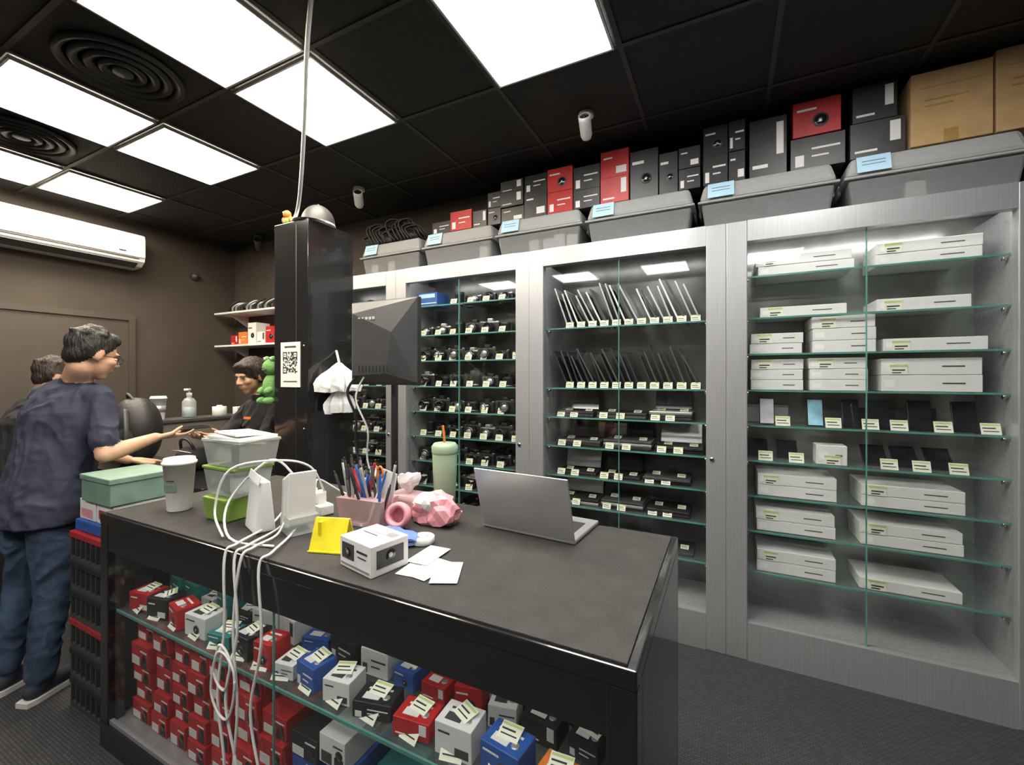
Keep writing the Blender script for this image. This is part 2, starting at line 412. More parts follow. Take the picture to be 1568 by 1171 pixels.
carton(.12,.36,1.625,.055,2); carton(.40,.66,1.625,.062,3); carton(.69,1.06,1.625,.062,1)
carton(.12,.36,1.43,.055,3); carton(.39,.63,1.43,.056,3); carton(.68,1.04,1.43,.08,2)
carton(.42,.55,1.05,.10,1,d=.1)
for z in (.86,.67,.45): carton(.15,.5,z,.06,2); carton(.6,.98,z,.055,random.randint(1,2))
b.done()
b=B('smartphones_on_display'); t=B('price_tags')
def phone(x,y,z,m,w=.07,h=.145,lean=-14,mb=M_blackm):
    T0=b.T; b.T=Matrix.Translation((x,y,z))@Matrix.Rotation(R(lean),4,'X')
    b.box((0,0,h/2+.002),(w,.009,h),mb,bev=.003); b.box((0,-.005,h/2+.002),(w-.006,.0015,h-.008),m)
    b.T=Matrix.Translation((x,y,z)); b.box((0,.035,.03),(w*.8,.06,.005),M_clear,rot=(R(40),0,0)); b.T=T0
M_wp=mat('phone_wallpaper',(.25,.5,.7),.3,var=.6,scale=9); M_wp2=mat('phone_wallpaper_light',(.6,.6,.68),.3,var=.3,scale=9)
for x,m in ((.20,M_wp2),(.42,M_wp),(.57,M_screen),(.68,M_screen),(.84,M_screen),(1.0,M_screen)):
    phone(x,2.74,1.24,m,w=.07 if x<.6 else .09); tag(t,x+.07,2.70,1.24,1.3)
for x in (.16,.3,.68,.8,.93):
    phone(x,2.78,1.05,M_screen,w=.1,h=.13,lean=-45); tag(t,x+.03,2.69,1.05,1.3)
for x in (.15,.27,.62,.74,.9): b.box((x,2.9,1.24+.05),(.09,.03,.1),M_card if x<.3 else M_dark,bev=.004)
p=b.done(); t.done(parent=p)
b=B('camera_lenses')
for z in (2.045,1.82,1.625,1.43,1.24,1.05,.86,.67):
    x=1.37
    while x<2.26:
        lens(b,x,2.8,z,random.uniform(.07,.13),random.uniform(.028,.04)); x+=.11
b.done()

# ---------------------------------------------------------------- storage bins
be=[-2.70,-2.07,-1.44,-.80,-.15,.51,1.18,1.85]
for i in range(7):
    x0,x1=be[i]+.008,be[i+1]-.008; xm=(x0+x1)/2; w=x1-x0; b=B('storage_bin'); z0=2.331; yc=2.81
    b.box((xm,yc,z0+.065),(w-.07,.33,.13),M_bin,top=(w-.035,.365),bev=.012)
    b.box((xm,yc,z0+.136),(w,.392,.014),M_lid,bev=.005)
    b.box((xm,yc,z0+.193),(w-.012,.38,.10),M_lid,top=(w-.060,.33),bev=.022)
    b.box((xm,yc,z0+.245),(w-.11,.27,.006),M_lid,bev=.002)
    for sx in(-1,1): b.box((xm+sx*(w/2-.006),yc,z0+.13),(.014,.12,.05),M_lid,bev=.004)
    b.box((x0+.115,yc-.186,z0+.195),(.13,.002,.085),M_lblue,rot=(R(-14),0,0))
    for q in range(3): b.box((x0+.115,yc-.1915+.004*q,z0+.175+.017*q),(.09,.001,.003),M_ink,rot=(R(-14),0,0))
    for q in range(6):
        b.box((xm-w*.35+w*.14*q,yc+random.uniform(-.03,.0),z0+.055),(w*.12,.24,.07+.04*random.random()),random.choice([M_blackm,M_dark,M_card,M_blackm,M_blackm]),rot=(0,0,random.uniform(-.15,.15)),bev=.01)
    for q in range(4): b.box((xm-w*.3+w*.2*q,yc,z0+.17),(w*.16,.22,.06),random.choice([M_dark,M_blackm]),rot=(0,0,random.uniform(-.2,.2)),bev=.01)
    b.done()
ZT=2.331+.249
b=B('camera_cartons')
def pbox(x0,x1,z0,z1,m,y0=2.68,d=.15,lab=True,bb=None,k=None):
    B_=bb or b
    B_.bx(x0+.003,x1-.003,y0,y0+d,z0+.0005,z1,m,bev=.002); w=x1-x0; h=z1-z0
    if lab:
        k=random.randint(0,3) if k is None else k; f=y0-.0008; lm=M_card if m is not M_card else M_dark
        if k==0: B_.bx(x0+w*.55,x1-w*.1,f,y0,z0+h*.12,z0+h*.38,lm); B_.bx(x0+w*.12,x0+w*.42,f,y0,z0+h*.7,z0+h*.76,lm)
        if k==1: B_.bx(x1-w*.28,x1-w*.1,f,y0,z0+h*.35,z0+h*.9,lm); B_.bx(x0+w*.1,x0+w*.5,f,y0,z0+h*.15,z0+h*.21,lm)
        if k==2: B_.bx(x0+w*.1,x0+w*.5,f,y0,z0+h*.72,z0+h*.78,lm); B_.cyl((x0+w*.58,y0-.0005,z0+h*.40),min(w,h)*.2,.002,M_dark,rot=(R(90),0,0),seg=18); B_.cyl((x0+w*.58,y0-.0015,z0+h*.40),min(w,h)*.15,.002,M_black,rot=(R(90),0,0),seg=18); B_.cyl((x0+w*.58,y0-.002,z0+h*.40),min(w,h)*.05,.002,M_silver,rot=(R(90),0,0),seg=12)
        if k==3: B_.bx(x0+w*.1,x0+w*.26,f,y0,z0+h*.1,z0+h*.45,lm); B_.bx(x0+w*.4,x1-w*.1,f,y0,z0+h*.58,z0+h*.64,lm); B_.bx(x0+w*.4,x1-w*.3,f,y0,z0+h*.35,z0+h*.40,lm)
K,Rd=M_blkbox,M_red
rows=[(-2.01,-1.84,[(.09,K)]),(-1.84,-1.65,[(.14,Rd)]),(-1.65,-1.53,[(.12,K)]),(-1.53,-1.42,[(.12,K),(.11,K)]),(-1.42,-1.24,[(.10,K),(.10,K),(.08,K)]),
(-1.24,-1.07,[(.17,K),(.12,K)]),(-1.07,-.89,[(.14,Rd),(.155,Rd)]),(-.89,-.71,[(.12,K),(.15,K)]),(-.71,-.53,[(.16,Rd),(.165,Rd)]),
(-.53,-.36,[(.29,K)]),(-.36,-.25,[(.24,K)]),(-.25,-.13,[(.12,K),(.12,K)]),(-.12,.01,[(.165,K),(.165,K)]),(.01,.095,[(.165,K),(.165,K)]),(.11,.29,[(.31,K)]),(.30,.54,[(.165,K)]),
(.55,.77,[(.175,K)])]
for x0,x1,st in rows:
    z=ZT
    for h,m in st: pbox(x0,x1,z,z+h,m,y0=2.67+random.uniform(0,.02)); z+=h+.0005
    if len(st)>1: pbox(x0,x1,ZT,ZT+.2,K,y0=2.85,d=.13,lab=False)
pbox(.31,.52,ZT+.166,ZT+.166+.18,Rd,k=2); pbox(.56,.74,ZT+.176,ZT+.176+.18,K,k=1)
b.done()
for x0,x1,h in ((.78,1.06,.34),(1.07,1.42,.365)):
    b=B('cardboard_box'); b.bx(x0,x1,2.66,2.95,ZT+.001,ZT+h,M_cardboard,bev=.003); xm=(x0+x1)/2
    b.bx(x0+.03,x1-.03,2.659,2.66,ZT+h*.78,ZT+h*.79,M_tape); b.bx(x0+.05,x0+.2,2.659,2.66,ZT+h*.6,ZT+h*.62,M_tape); b.bx(x0+.05,x0+.15,2.659,2.66,ZT+h*.52,ZT+h*.54,M_tape)
    b.bx(xm-.025,xm+.025,2.6585,2.66,ZT+.005,ZT+.06,M_tape); b.bx(xm-.025,xm+.025,2.66,2.95,ZT+h,ZT+h+.001,M_tape); b.done()
b=B('camera_straps')
for i in range(14):
    x=-2.66+.034*i; h=random.uniform(.06,.17)
    b.tube([(x,2.70,ZT+.014),(x-.06,2.69,ZT+h),(x+.02,2.74,ZT+h+.03),(x+.09,2.76,ZT+.06),(x+.10,2.83,ZT+.016),(x+.02,2.9,ZT+.016)],.016,M_blackm,6,flat=.5)
b.sph((-2.32,2.8,ZT+.06),(.12,.09,.06),M_blackm); b.sph((-2.55,2.82,ZT+.06),(.10,.09,.06),M_dark); b.done()

# ---------------------------------------------------------------- wall shelves far left
for z in (2.19,1.84):
    b=B('wall_shelf'); b.bx(-4.98,-3.58,2.76,YB-.001,z-.02,z,M_white,bev=.003)
    for x in (-4.8,-3.8): b.prism([(YB-.001,z-.02),(2.82,z-.02),(YB-.001,z-.14)],'x',x-.008,x+.008,M_white)
    b.done()
b=B('shelf_cartons')
x=-4.75
for w,h,m in ((.12,.1,M_red),(.15,.13,M_org),(.14,.22,M_card),(.13,.12,M_card),(.15,.17,M_red),(.14,.2,M_card),(.2,.15,M_card)):
    pbox(x,x+w,1.841,1.841+h,m,y0=2.80); x+=w+.01
b.done()
b=B('cable_pile')
for i in range(20):
    x=-4.85+.062*i
    b.tube([(x,2.85,2.203),(x+.05,2.82,2.25),(x+.12,2.88,2.27+.05*random.random()),(x+.1,2.95,2.21),(x-.03,2.9,2.205),(x,2.84,2.22)],.010,random.choice([M_blackm,M_blackm,M_silver,M_dark]),6)
b.done()

# ---------------------------------------------------------------- pillar
px0,px1,py0,py1,pz=-2.45,-2.155,1.70,2.04,2.415
b=B('black_pillar'); b.bx(px0,px1,py0,py1,0,pz,M_black,bev=.004); b.bx(px0-.006,px1+.006,py0-.006,py1+.006,0,.08,M_blackm)
b.bx(px1-.001,px1+.002,py0+.015,py1-.015,.1,pz-.02,M_black); b.bx(px1-.1,px1-.092,py0-.002,py0,0.1,pz-.02,M_blackm)
for z in (1.68,1.2): b.cyl((px1-.03,py0-.002,z),.006,.006,M_chrome,rot=(R(90),0,0),seg=10)
b.done()
b=B('qr_code_poster'); b.bx(-2.385,-2.215,py0-.004,py0-.0015,1.44,1.705,M_paper)
cs=.0075; x0=-2.365; z0=1.50+.02; rr=random.Random(3)
for i in range(17):
    for j in range(17):
        fin=(i<5 and j<5) or (i<5 and j>11) or (i>11 and j>11)
        if fin: continue
        if rr.random()<.5: b.bx(x0+i*cs,x0+(i+1)*cs,py0-.0046,py0-.004,z0+j*cs,z0+(j+1)*cs,M_ink)
for i,j in((0,0),(0,12),(12,12)):
    for a,m,q in((0,M_ink,.0046),(1,M_paper,.0050),(2,M_ink,.0054)):
        b.bx(x0+(i+a)*cs,x0+(i+5-a)*cs,py0-q,py0-.004,z0+(j+a)*cs,z0+(j+5-a)*cs,m)
b.bx(-2.35,-2.25,py0-.0046,py0-.004,1.672,1.682,M_ink); b.bx(-2.36,-2.24,py0-.0046,py0-.004,1.47,1.476,M_ink); b.done()
b=B('grey_cap'); cx,cy=-2.225,1.83; b.sph((cx,cy,pz+.012),(.095,.10,.115),M_dark,zmin=0); b.cyl((cx,cy,pz+.007),.098,.012,M_paper,seg=28)
b.sph((cx,cy,pz+.128),.008,M_dark)
b.add([(cx+.092*math.cos(a),cy+.095*math.sin(a),pz+.014) for a in [R(180+18*i) for i in range(11)]]+[(cx+.10*math.cos(a),cy-.045+.11*math.sin(a),pz+.006) for a in [R(180+18*i) for i in range(11)]],[(i,i+1,12+i,11+i) for i in range(10)],M_paper,True)
b.done()
b=B('toy_figurine'); b.sph((-2.38,1.74,pz+.026),(.028,.024,.026),M_green); b.sph((-2.38,1.735,pz+.068),.024,M_org); b.sph((-2.365,1.718,pz+.074),.005,M_eye); b.sph((-2.386,1.714,pz+.074),.005,M_eye); b.sph((-2.41,1.735,pz+.036),(.012,.012,.02),M_org); b.sph((-2.35,1.735,pz+.036),(.012,.012,.02),M_org); b.done()
def fan(b,top,n,R0,L,m,seed,squash=.55):
    rg=random.Random(seed); v=[];f=[];K_=7
    for j in range(K_+1):
        t=j/K_
        for i in range(n):
            a=2*math.pi*i/n; rr=R0*(.12+.9*math.sin(t*math.pi*.62)**1.1)*(1+(.28 if i%2 else -.22)*min(1,t*2)+rg.uniform(-.07,.07))
            v.append((top[0]+squash*rr*math.cos(a),top[1]+rr*math.sin(a),top[2]-L*t+rg.uniform(-.01,.01)*t))
    for j in range(K_):
        for i in range(n): f.append((j*n+i,j*n+(i+1)%n,(j+1)*n+(i+1)%n,(j+1)*n+i))
    v.append((top[0],top[1],top[2]-L*.85)); c=len(v)-1
    for i in range(n): f.append((K_*n+i,K_*n+(i+1)%n,c))
    f.append(list(range(n))[::-1]); b.add(v,f,m)
b=B('crumpled_plastic_bag')
fan(b,(px1+.085,1.85,1.585),24,.13,.17,M_paper,4); fan(b,(px1+.08,1.86,1.45),18,.085,.16,M_paper,8)
b.tube([(px1+.004,1.90,1.66),(px1+.04,1.88,1.62),(px1+.085,1.85,1.58)],.007,M_paper); b.done()
b=B('plush_toy')
c=Vector((-2.512,1.735,1.44)); b.sph(c,(.056,.06,.085),M_plush); b.sph(c+Vector((0,-.005,.12)),(.056,.055,.052),M_plush)
for sx in(-1,1):
    b.sph(c+Vector((sx*.028,-.02,.17)),.018,M_plush); b.sph(c+Vector((sx*.028,-.036,.172)),.009,M_eye); b.sph(c+Vector((sx*.028,-.044,.172)),.004,M_ink)
    b.sph(c+Vector((sx*.03,-.05,-.02)),(.018,.035,.02),M_plush,rot=(R(30),0,0)); b.sph(c+Vector((sx*.03,-.045,-.085)),(.022,.04,.024),M_plush)
b.tube([c+Vector((-.02,-.058,.105)),c+Vector((0,-.062,.098)),c+Vector((.02,-.058,.105))],.003,M_ink); b.done()
b=B('hanging_cable'); b.tube([(-1.41,1.13,ZC-.005),(-1.55,1.22,2.86),(-1.80,1.40,2.68),(-2.06,1.58,2.52),(-2.22,1.68,2.45),(-2.30,1.712,2.424)],.0095,M_white,8); b.done()

# ---------------------------------------------------------------- main glass counter
X0,X1,Y0,Y1,ZT2=-2.29,-.15,.83,1.60,.95
b=B('glass_display_counter')
b.bx(X0,X1,Y0,Y1,.905,.945,M_black,bev=.004); b.bx(X0+.03,X1-.02,Y0+.01,Y1-.02,.945,ZT2,M_rubber,bev=.001)
b.bx(X0,X1,Y0+.004,Y0+.03,.80,.905,M_black); b.bx(X0,X1,Y1-.03,Y1,.1,.905,M_black); b.bx(X0+.02,X1-.02,Y1-.035,Y1-.031,.1,.9,M_back)
b.bx(X0,X1,Y0,Y0+.03,.0,.10,M_black); b.bx(X0+.03,X1-.03,Y0+.03,Y1-.036,.06,.10,M_alu)
for xx in (X0,X1-.06): b.bx(xx,xx+.06,Y0+.002,Y0+.06,0,.905,M_black,bev=.003)
b.bx(X0,X0+.02,Y0+.06,Y1,0,.905,M_black); b.bx(X1-.02,X1,Y0+.06,Y1,0,.905,M_black)
b.pane(X0+.06,X1-.06,Y0+.015,Y0+.015,.10,.80,M_glass); b.bx(-1.222,-1.218,Y0+.012,Y0+.018,.10,.80,M_glassedge)
b.pane(X0+.02,X1-.02,Y0+.035,Y1-.036,.549,.549,M_shelf); b.bx(X0+.02,X1-.02,Y0+.030,Y0+.036,.541,.551,M_glassedge)
b.bx(X0+.06,X1-.06,Y0+.008,Y0+.022,.10,.115,M_alu)
b.bx(X0+.06,X1-.06,Y0+.034,Y0+.060,.885,.904,MS)  # added glow strip behind the fascia, brightens the counter contents
for xx in (-1.5,-.85): b.bx(xx-.006,xx+.006,Y0+.04,Y1-.04,.53,.541,M_chrome)
b.done()
b=B('cameras_in_counter'); t=B('price_tags')
x=X0+.12
while x<X1-.12:
    for yy in (1.48,1.34,1.20):
        if random.random()<.95:
            cam(b,x,yy,.55,random.randint(0,29),random.uniform(-.4,.4)); tag(t,x+.02,yy-.08,.55,1.25,rx=-50,rz=random.uniform(-15,15))
    x+=.14
p=b.done(); t.done(parent=p)
b=B('small_cartons_in_counter'); t=B('price_tags'); cl=[M_red,M_blkbox,M_red,M_card,M_cyan,M_blkbox,M_red,M_card,M_blue,M_card,M_blkbox,M_red,M_card,M_blue,M_org,M_card]
i=0
for yr in (.935,1.07):
    x=-2.20
    while x<X1-.16:
        w=random.uniform(.08,.125); h=random.uniform(.04,.085); c=random.choice(cl) if yr>1 else cl[i%16]
        T0=b.T; b.T=Matrix.Translation((x+w/2,yr,.55))@Matrix.Rotation(random.uniform(-.25,.25),4,'Z')
        lm=M_card if c is not M_card else M_dark
        pbox(-w/2,w/2,0,h,c,y0=-.04,d=.08,bb=b)
        b.bx(-w*.3,w*.1,-.025,.0,h,h+.001,lm); b.bx(-w*.3,w*.3,.012,.019,h,h+.001,lm); b.cyl((w*.25,-.012,h+.0005),.010,.001,M_silver,seg=12); b.T=T0
        if yr<1: tag(t,x+w/2,.885,.55,1.15,rx=-40,rz=random.uniform(-20,20))
        if random.random()<.6: tag(t,x+w*.5,yr-.01,.551+h,1.1,rx=-78,rz=random.uniform(-30,30))
        x+=w+.022; i+=1
p=b.done(); t.done(parent=p)
b=B('red_camera_cartons')
x=-2.20;i=0
while x<X1-.18:
    w=random.uniform(.11,.14); z=.10
    for q in range(5 if x<-1.45 else random.randint(2,4)):
        h=random.uniform(.07,.09)
        m=M_red if (x<-1.45 or random.random()<.3) else random.choice([M_card,M_blkbox,M_card,M_cyan,M_blue,M_blkbox])
        if z+h<.53:
            oy=random.uniform(0,.03); o=random.uniform(-.008,.008); lm=M_card if m is not M_card else M_dark
            pbox(x+o,x+w+o,z,z+h,m,y0=.89+oy,d=.2,lab=False)
            b.bx(x+o+.012,x+o+w*.5,.889+oy,.89+oy,z+.006,z+h*.45,lm); b.bx(x+o+w*.6,x+o+w*.92,.889+oy,.89+oy,z+.006,z+h*.4,M_ink); b.bx(x+o+w*.55,x+o+w*.9,.889+oy,.89+oy,z+h*.72,z+h*.78,lm)
            b.cyl((x+o+w*.77,.889+oy,z+h*.5),.014,.002,M_black,rot=(R(90),0,0),seg=12)
            pbox(x,x+w,z,z+h,m,y0=1.16,d=.2,lab=False)
            z+=h+.001
    x+=w+.018; i+=1
b.done()

b=B('service_counter'); b.bx(-3.58,-2.30,1.22,1.60,.91,.95,M_black,bev=.004); b.bx(-3.56,-2.31,1.25,1.58,0,.91,M_part); b.bx(-3.57,-2.305,1.245,1.25,.0,.08,M_blackm); b.done()
b=B('reception_ledge'); b.bx(-3.76,-3.60,1.22,2.45,0,1.165,M_part); b.bx(-3.79,-3.585,1.20,2.47,1.165,1.19,M_dark,bev=.004); b.done()
def cup(nm,x,y,z,r,h,m,lid=M_white):
    b=B(nm); b.lathe((x,y,z),[(r*.72,0),(r*.74,.004),(r*.98,h*.9),(r*1.0,h*.9)],m,28)
    b.lathe((x,y,z),[(r*1.02,h*.88),(r*1.07,h*.9),(r*1.07,h*.93),(r*.98,h*.94),(r*.95,h),(r*.2,h)],lid,28)
    return b
b=cup('paper_cup',-3.68,1.66,1.191,.048,.17,M_paper); b.lathe((-3.68,1.66,1.191),[(.041,.055),(.0445,.10)],M_silver,28); b.done()
b=B('pump_bottle'); x,y,z=-3.68,1.86,1.191
b.lathe((x,y,z),[(.042,0),(.045,.01),(.045,.12),(.03,.145),(.016,.15),(.016,.165)],M_clear,24); b.lathe((x,y,z),[(.038,.004),(.04,.08)],mat('gel',(.35,.5,.6),.2),20)
b.cyl((x,y,z+.175),.018,.025,M_white); b.cyl((x,y,z+.195),.006,.03,M_white); b.box((x+.015,y-.02,z+.213),(.05,.03,.014),M_white,rot=(0,0,R(-50)),bev=.003); b.done()
b=B('lotion_jar'); b.cyl((-3.68,2.08,1.226),.05,.07,M_white); b.cyl((-3.68,2.08,1.266),.02,.012,M_white); b.done()
b=B('small_carton'); b.box((-3.67,2.24,1.221),(.06,.09,.06),M_card,bev=.003); b.box((-3.639,2.24,1.221),(.001,.06,.02),M_red); b.done()
b=B('black_backpack'); b.blob((-3.42,1.42,1.15),(.14,.13,.22),M_blackm,.10,3,4,2,flat=.199); b.blob((-3.38,1.33,1.08),(.11,.05,.12),M_polo,.08,4,3,2); b.tube([(-3.46,1.40,1.34),(-3.43,1.38,1.39),(-3.38,1.40,1.34)],.009,M_dark); b.tube([(-3.33,1.33,1.30),(-3.27,1.31,1.15),(-3.30,1.32,1.0)],.014,M_dark,flat=.4); b.done()
b=B('handbag'); b.blob((-2.86,1.47,1.015),(.12,.08,.075),M_polo,.08,8,4,2,flat=.064); b.tube([(-2.95,1.45,1.05),(-2.92,1.43,1.12),(-2.84,1.43,1.125),(-2.79,1.45,1.05)],.008,M_blackm); b.tube([(-2.96,1.405,1.06),(-2.86,1.385,1.07),(-2.77,1.41,1.06)],.003,M_silver); b.done()

b=B('stacked_plastic_crates'); cx0,cx1,cy0,cy1=-2.70,-2.34,.87,1.17
z=0
for i in range(6):
    h=.133
    b.bx(cx0+.012,cx1-.012,cy0+.012,cy1-.012,z,z+h-.02,M_blackm)
    b.bx(cx0,cx1,cy0,cy1,z+h-.03,z+h-.001,M_redp if i in (2,5) else M_blackm,bev=.004)
    b.bx(cx0+.004,cx1-.004,cy0+.004,cy1-.004,z+.0005,z+.02,M_dark)
    for q in range(8):
        xx=cx0+.012+(cx1-cx0-.024)*q/7; b.bx(xx-.004,xx+.004,cy0+.003,cy0+.013,z+.02,z+h-.03,M_dark)
        yy=cy0+.012+(cy1-cy0-.024)*q/7; b.bx(cx1-.013,cx1-.003,yy-.004,yy+.004,z+.02,z+h-.03,M_dark)
    z+=h
b.done()
b=B('blue_tray'); b.box(((cx0+cx1)/2,1.02,z+.027),(.33,.27,.05),M_blue,bev=.006); b.done()
zt=z+.053
b=B('tea_cartons'); pbox(-2.68,-2.52,zt,zt+.09,M_card,y0=.90,d=.2,lab=False); b.bx(-2.66,-2.55,.899,.90,zt+.01,zt+.05,M_pink); pbox(-2.515,-2.355,zt,zt+.09,M_card,y0=.90,d=.22,lab=False); b.bx(-2.49,-2.4,.899,.90,zt+.02,zt+.06,M_red); b.done()
b=B('mint_storage_box'); zb=zt+.0915; b.bx(-2.62,-2.35,.885,1.135,zb,zb+.10,M_mint,bev=.004); b.bx(-2.625,-2.345,.88,1.14,zb+.095,zb+.12,M_mint,bev=.004); b.done()

# counter top items
Z=.951
b=cup('paper_cup',-2.03,.99,Z,.057,.215,M_paper); b.box((-2.005,.943,Z+.10),(.045,.002,.03),M_mint,rot=(R(6),0,R(28))); b.box((-2.00,.9415,Z+.13),(.03,.002,.004),M_ink,rot=(R(6),0,R(28))); b.done()
b=B('plastic_food_containers'); c=(-1.71,1.05)
b.box((c[0]-.03,c[1]-.03,Z+.045),(.13,.10,.09),M_green,top=(.15,.12),bev=.006)
b.box((c[0]-.02,c[1],Z+.145),(.17,.13,.10),M_clear,top=(.20,.15)); b.box((c[0]-.02,c[1],Z+.2),(.21,.16,.012),M_green,bev=.004)
b.box((c[0],c[1],Z+.255),(.20,.14,.09),M_clear,top=(.23,.16)); b.box((c[0],c[1],Z+.306),(.24,.17,.012),M_clear,bev=.004)
b.box((c[0]-.04,c[1],Z+.25),(.07,.10,.05),M_card,rot=(0,0,.2)); b.box((c[0]+.05,c[1],Z+.25),(.07,.10,.06),M_dark,rot=(0,0,-.2)); b.box((c[0]+.01,c[1],Z+.318),(.20,.14,.008),M_paper,rot=(R(3),R(3),.15)); b.box((c[0]-.01,c[1]+.01,Z+.328),(.17,.13,.006),M_card,rot=(R(-2),R(2),-.1))
b.box((c[0]-.05,c[1],Z+.13),(.07,.09,.05),M_mint); b.box((c[0]+.03,c[1],Z+.135),(.06,.09,.06),M_card); b.done()
b=B('paper_bag'); T0=b.T; b.T=Matrix.Translation((-1.52,1.0,Z))@Matrix.Rotation(R(-20),4,'Z'); b.box((0,0,.09),(.13,.07,.18),M_paper,top=(.15,.03),bev=.004); b.box((.01,-.02,.19),(.14,.003,.03),M_paper,rot=(R(-15),R(4),0)); b.done()
b=B('power_strip'); b.box((-1.54,1.24,Z+.021),(.26,.055,.04),M_white,rot=(0,0,R(-15)),bev=.006)
for i in range(3):
    b.box((-1.62+.075*i,1.255-.02*i,Z+.065),(.045,.04,.05),M_white,bev=.006,rot=(0,0,R(-15)))
b.done()
b=B('phone_charger'); b.box((-1.46,1.12,Z+.031),(.05,.05,.06),M_white,bev=.006); b.box((-1.46,1.093,Z+.035),(.012,.003,.005),M_ink); b.done()
b=B('charging_cables')
yf=Y0-.012
def drop(x0,y0,xf,sw,end=.006,r=.0042):
    b.tube([(x0,y0,Z+.06),(x0+.03,y0-.06,Z+.05),((x0+xf)/2+.02,(y0+Y0)/2,Z+.012),(xf,Y0+.03,Z+.010),(xf,yf,Z-.02),(xf+sw,yf-.012,.72),(xf-sw*.6,yf-.014,.5),(xf+sw,yf-.012,.28),(xf,yf-.02,.08),(xf+.08,yf-.06,end)],r,M_white,7)
drop(-1.60,1.22,-1.42,.02); drop(-1.53,1.20,-1.37,.035); drop(-1.44,1.09,-1.34,-.015); drop(-1.50,1.20,-1.25,.03)
b.tube([(-1.44,1.15,Z+.06),(-1.45,1.1,Z+.16),(-1.52,1.04,Z+.24),(-1.62,.95,Z+.10),(-1.5,.88,Z+.006),(-1.3,.9,Z+.006)],.0042,M_white,7)
for i in range(2):
    a=.04+.02*i; b.tube([(-1.40+.01*i+a*math.cos(q)+.006*math.sin(3*q),yf-.02-.003*i,.60-.05*i+a*1.7*math.sin(q)) for q in [k*.6 for k in range(12)]],.0038,M_white,6)
b.tube([(-1.55,1.26,Z+.07),(-1.6,1.32,Z+.1),(-1.55,1.42,Z+.02),(-1.46,1.46,Z+.01)],.004,M_white,7)
b.tube([(-1.45,1.22,Z+.09),(-1.44,1.15,Z+.20),(-1.48,1.05,Z+.24),(-1.58,.93,Z+.22),(-1.62,.90,Z+.08),(-1.52,.87,Z+.01)],.004,M_white,7); b.done()
b=B('card_stack_holder')
for i in range(6): b.box((-1.395+.012*i,1.05-.004*i,Z+.095+.006*i),(.011,.09,.185),random.choice([M_paper,M_card,M_silver]),rot=(0,R(6),R(-20)),bev=.001)
b.box((-1.365,1.045,Z+.031),(.10,.10,.06),M_clear,rot=(0,0,R(-20))); b.done()
b=B('pen_holder'); hx,hy=-1.21,1.215
b.box((hx,hy,Z+.05),(.18,.09,.10),M_pinkc,top=(.20,.11),rot=(0,0,.1)); b.box((hx-.03,hy-.01,Z+.005),(.1,.07,.008),M_card)
for i in range(40):
    xx=hx+random.uniform(-.085,.085); yy=hy+random.uniform(-.03,.03); ax,ay=random.uniform(-.3,.3),random.uniform(-.35,.35); L=random.uniform(.14,.23)
    cc=Vector((xx,yy,Z+.012))+Euler((ax,ay,0)).to_matrix()@Vector((0,0,L/2)); m=random.choice([M_blackm,M_silver,M_dark,M_blackm,M_white,M_dark,M_blue,M_redp,M_silver])
    b.cyl(cc,.0052,L,m,rot=(ax,ay,0),seg=8)
    b.cyl(Vector((xx,yy,Z+.012))+Euler((ax,ay,0)).to_matrix()@Vector((0,0,L+.006)),.003,.014,M_ink,rot=(ax,ay,0),seg=8)
for sx in(-1,1): b.tube([(hx+.05+sx*.012+.018*math.cos(q)*.7,hy,Z+.195+.022*math.sin(q)) for q in [k*.7 for k in range(10)]],.004,M_org,6)
b.box((hx+.05,hy,Z+.12),(.012,.003,.13),M_silver); b.box((hx+.075,hy+.02,Z+.12),(.07,.003,.16),M_paper,rot=(0,R(12),0)); b.done()
b=B('yellow_card_stand'); T0=b.T; b.T=Matrix.Translation((-1.13,.985,Z))@Matrix.Rotation(R(18),4,'Z')
b.box((0,-.022,.048),(.115,.004,.105),M_yel,rot=(R(-22),0,0)); b.box((0,.022,.048),(.115,.004,.105),M_yel,rot=(R(22),0,0)); b.box((0,0,.003),(.12,.09,.004),M_yel); b.box((-.03,.0,.06),(.012,.05,.06),M_yel) ; b.done()
b=B('blue_cloth'); b.blob((-1.02,1.115,Z+.014),(.10,.045,.020),mat('cloth_blue',(.12,.20,.45),.9),.7,12,3,6,flat=.013); b.done()
b=B('pink_tape_roll'); b.lathe((-1.065,1.22,Z+.048),[(.03,-.02),(.043,-.02),(.047,0),(.043,.02),(.03,.02),(.026,0),(.03,-.02)],M_pink,24,rot=(R(75),0,R(15))); b.done()
b=B('pink_plastic_bag'); b.blob((-.985,1.33,Z+.045),(.085,.05,.060),M_pink,.75,21,3,6,flat=.044); b.blob((-1.0,1.30,Z+.085),(.04,.03,.03),M_paper,.7,24,2,6); b.done()
b=B('tissue_pack'); b.box((-1.16,1.38,Z+.041),(.14,.10,.08),M_pinkc,bev=.01); b.box((-1.16,1.38,Z+.035),(.12,.08,.05),M_paper); fan(b,(-1.15,1.38,Z+.082),12,.05,-.075,M_paper,3,.6); b.done()
b=B('tape_dispenser'); b.cyl((-.90,1.15,Z+.012),.038,.022,M_white,seg=28); b.cyl((-.90,1.15,Z+.025),.018,.008,M_card); b.done()
b=B('tumbler'); x,y=-1.06,1.50
b.lathe((x,y,Z),[(.038,0),(.042,.006),(.050,.16),(.052,.23),(.050,.235)],M_tumb,32)
b.lathe((x,y,Z),[(.053,.23),(.055,.235),(.055,.26),(.045,.272),(.02,.274)],M_tumb,32); b.tube([(x+.0,y,Z+.26),(x-.005,y,Z+.31),(x-.01,y,Z+.345)],.005,M_org,8); b.done()
b=B('camera_carton'); T0=b.T; b.T=Matrix.Translation((-.925,.955,Z))@Matrix.Rotation(R(-12),4,'Z')
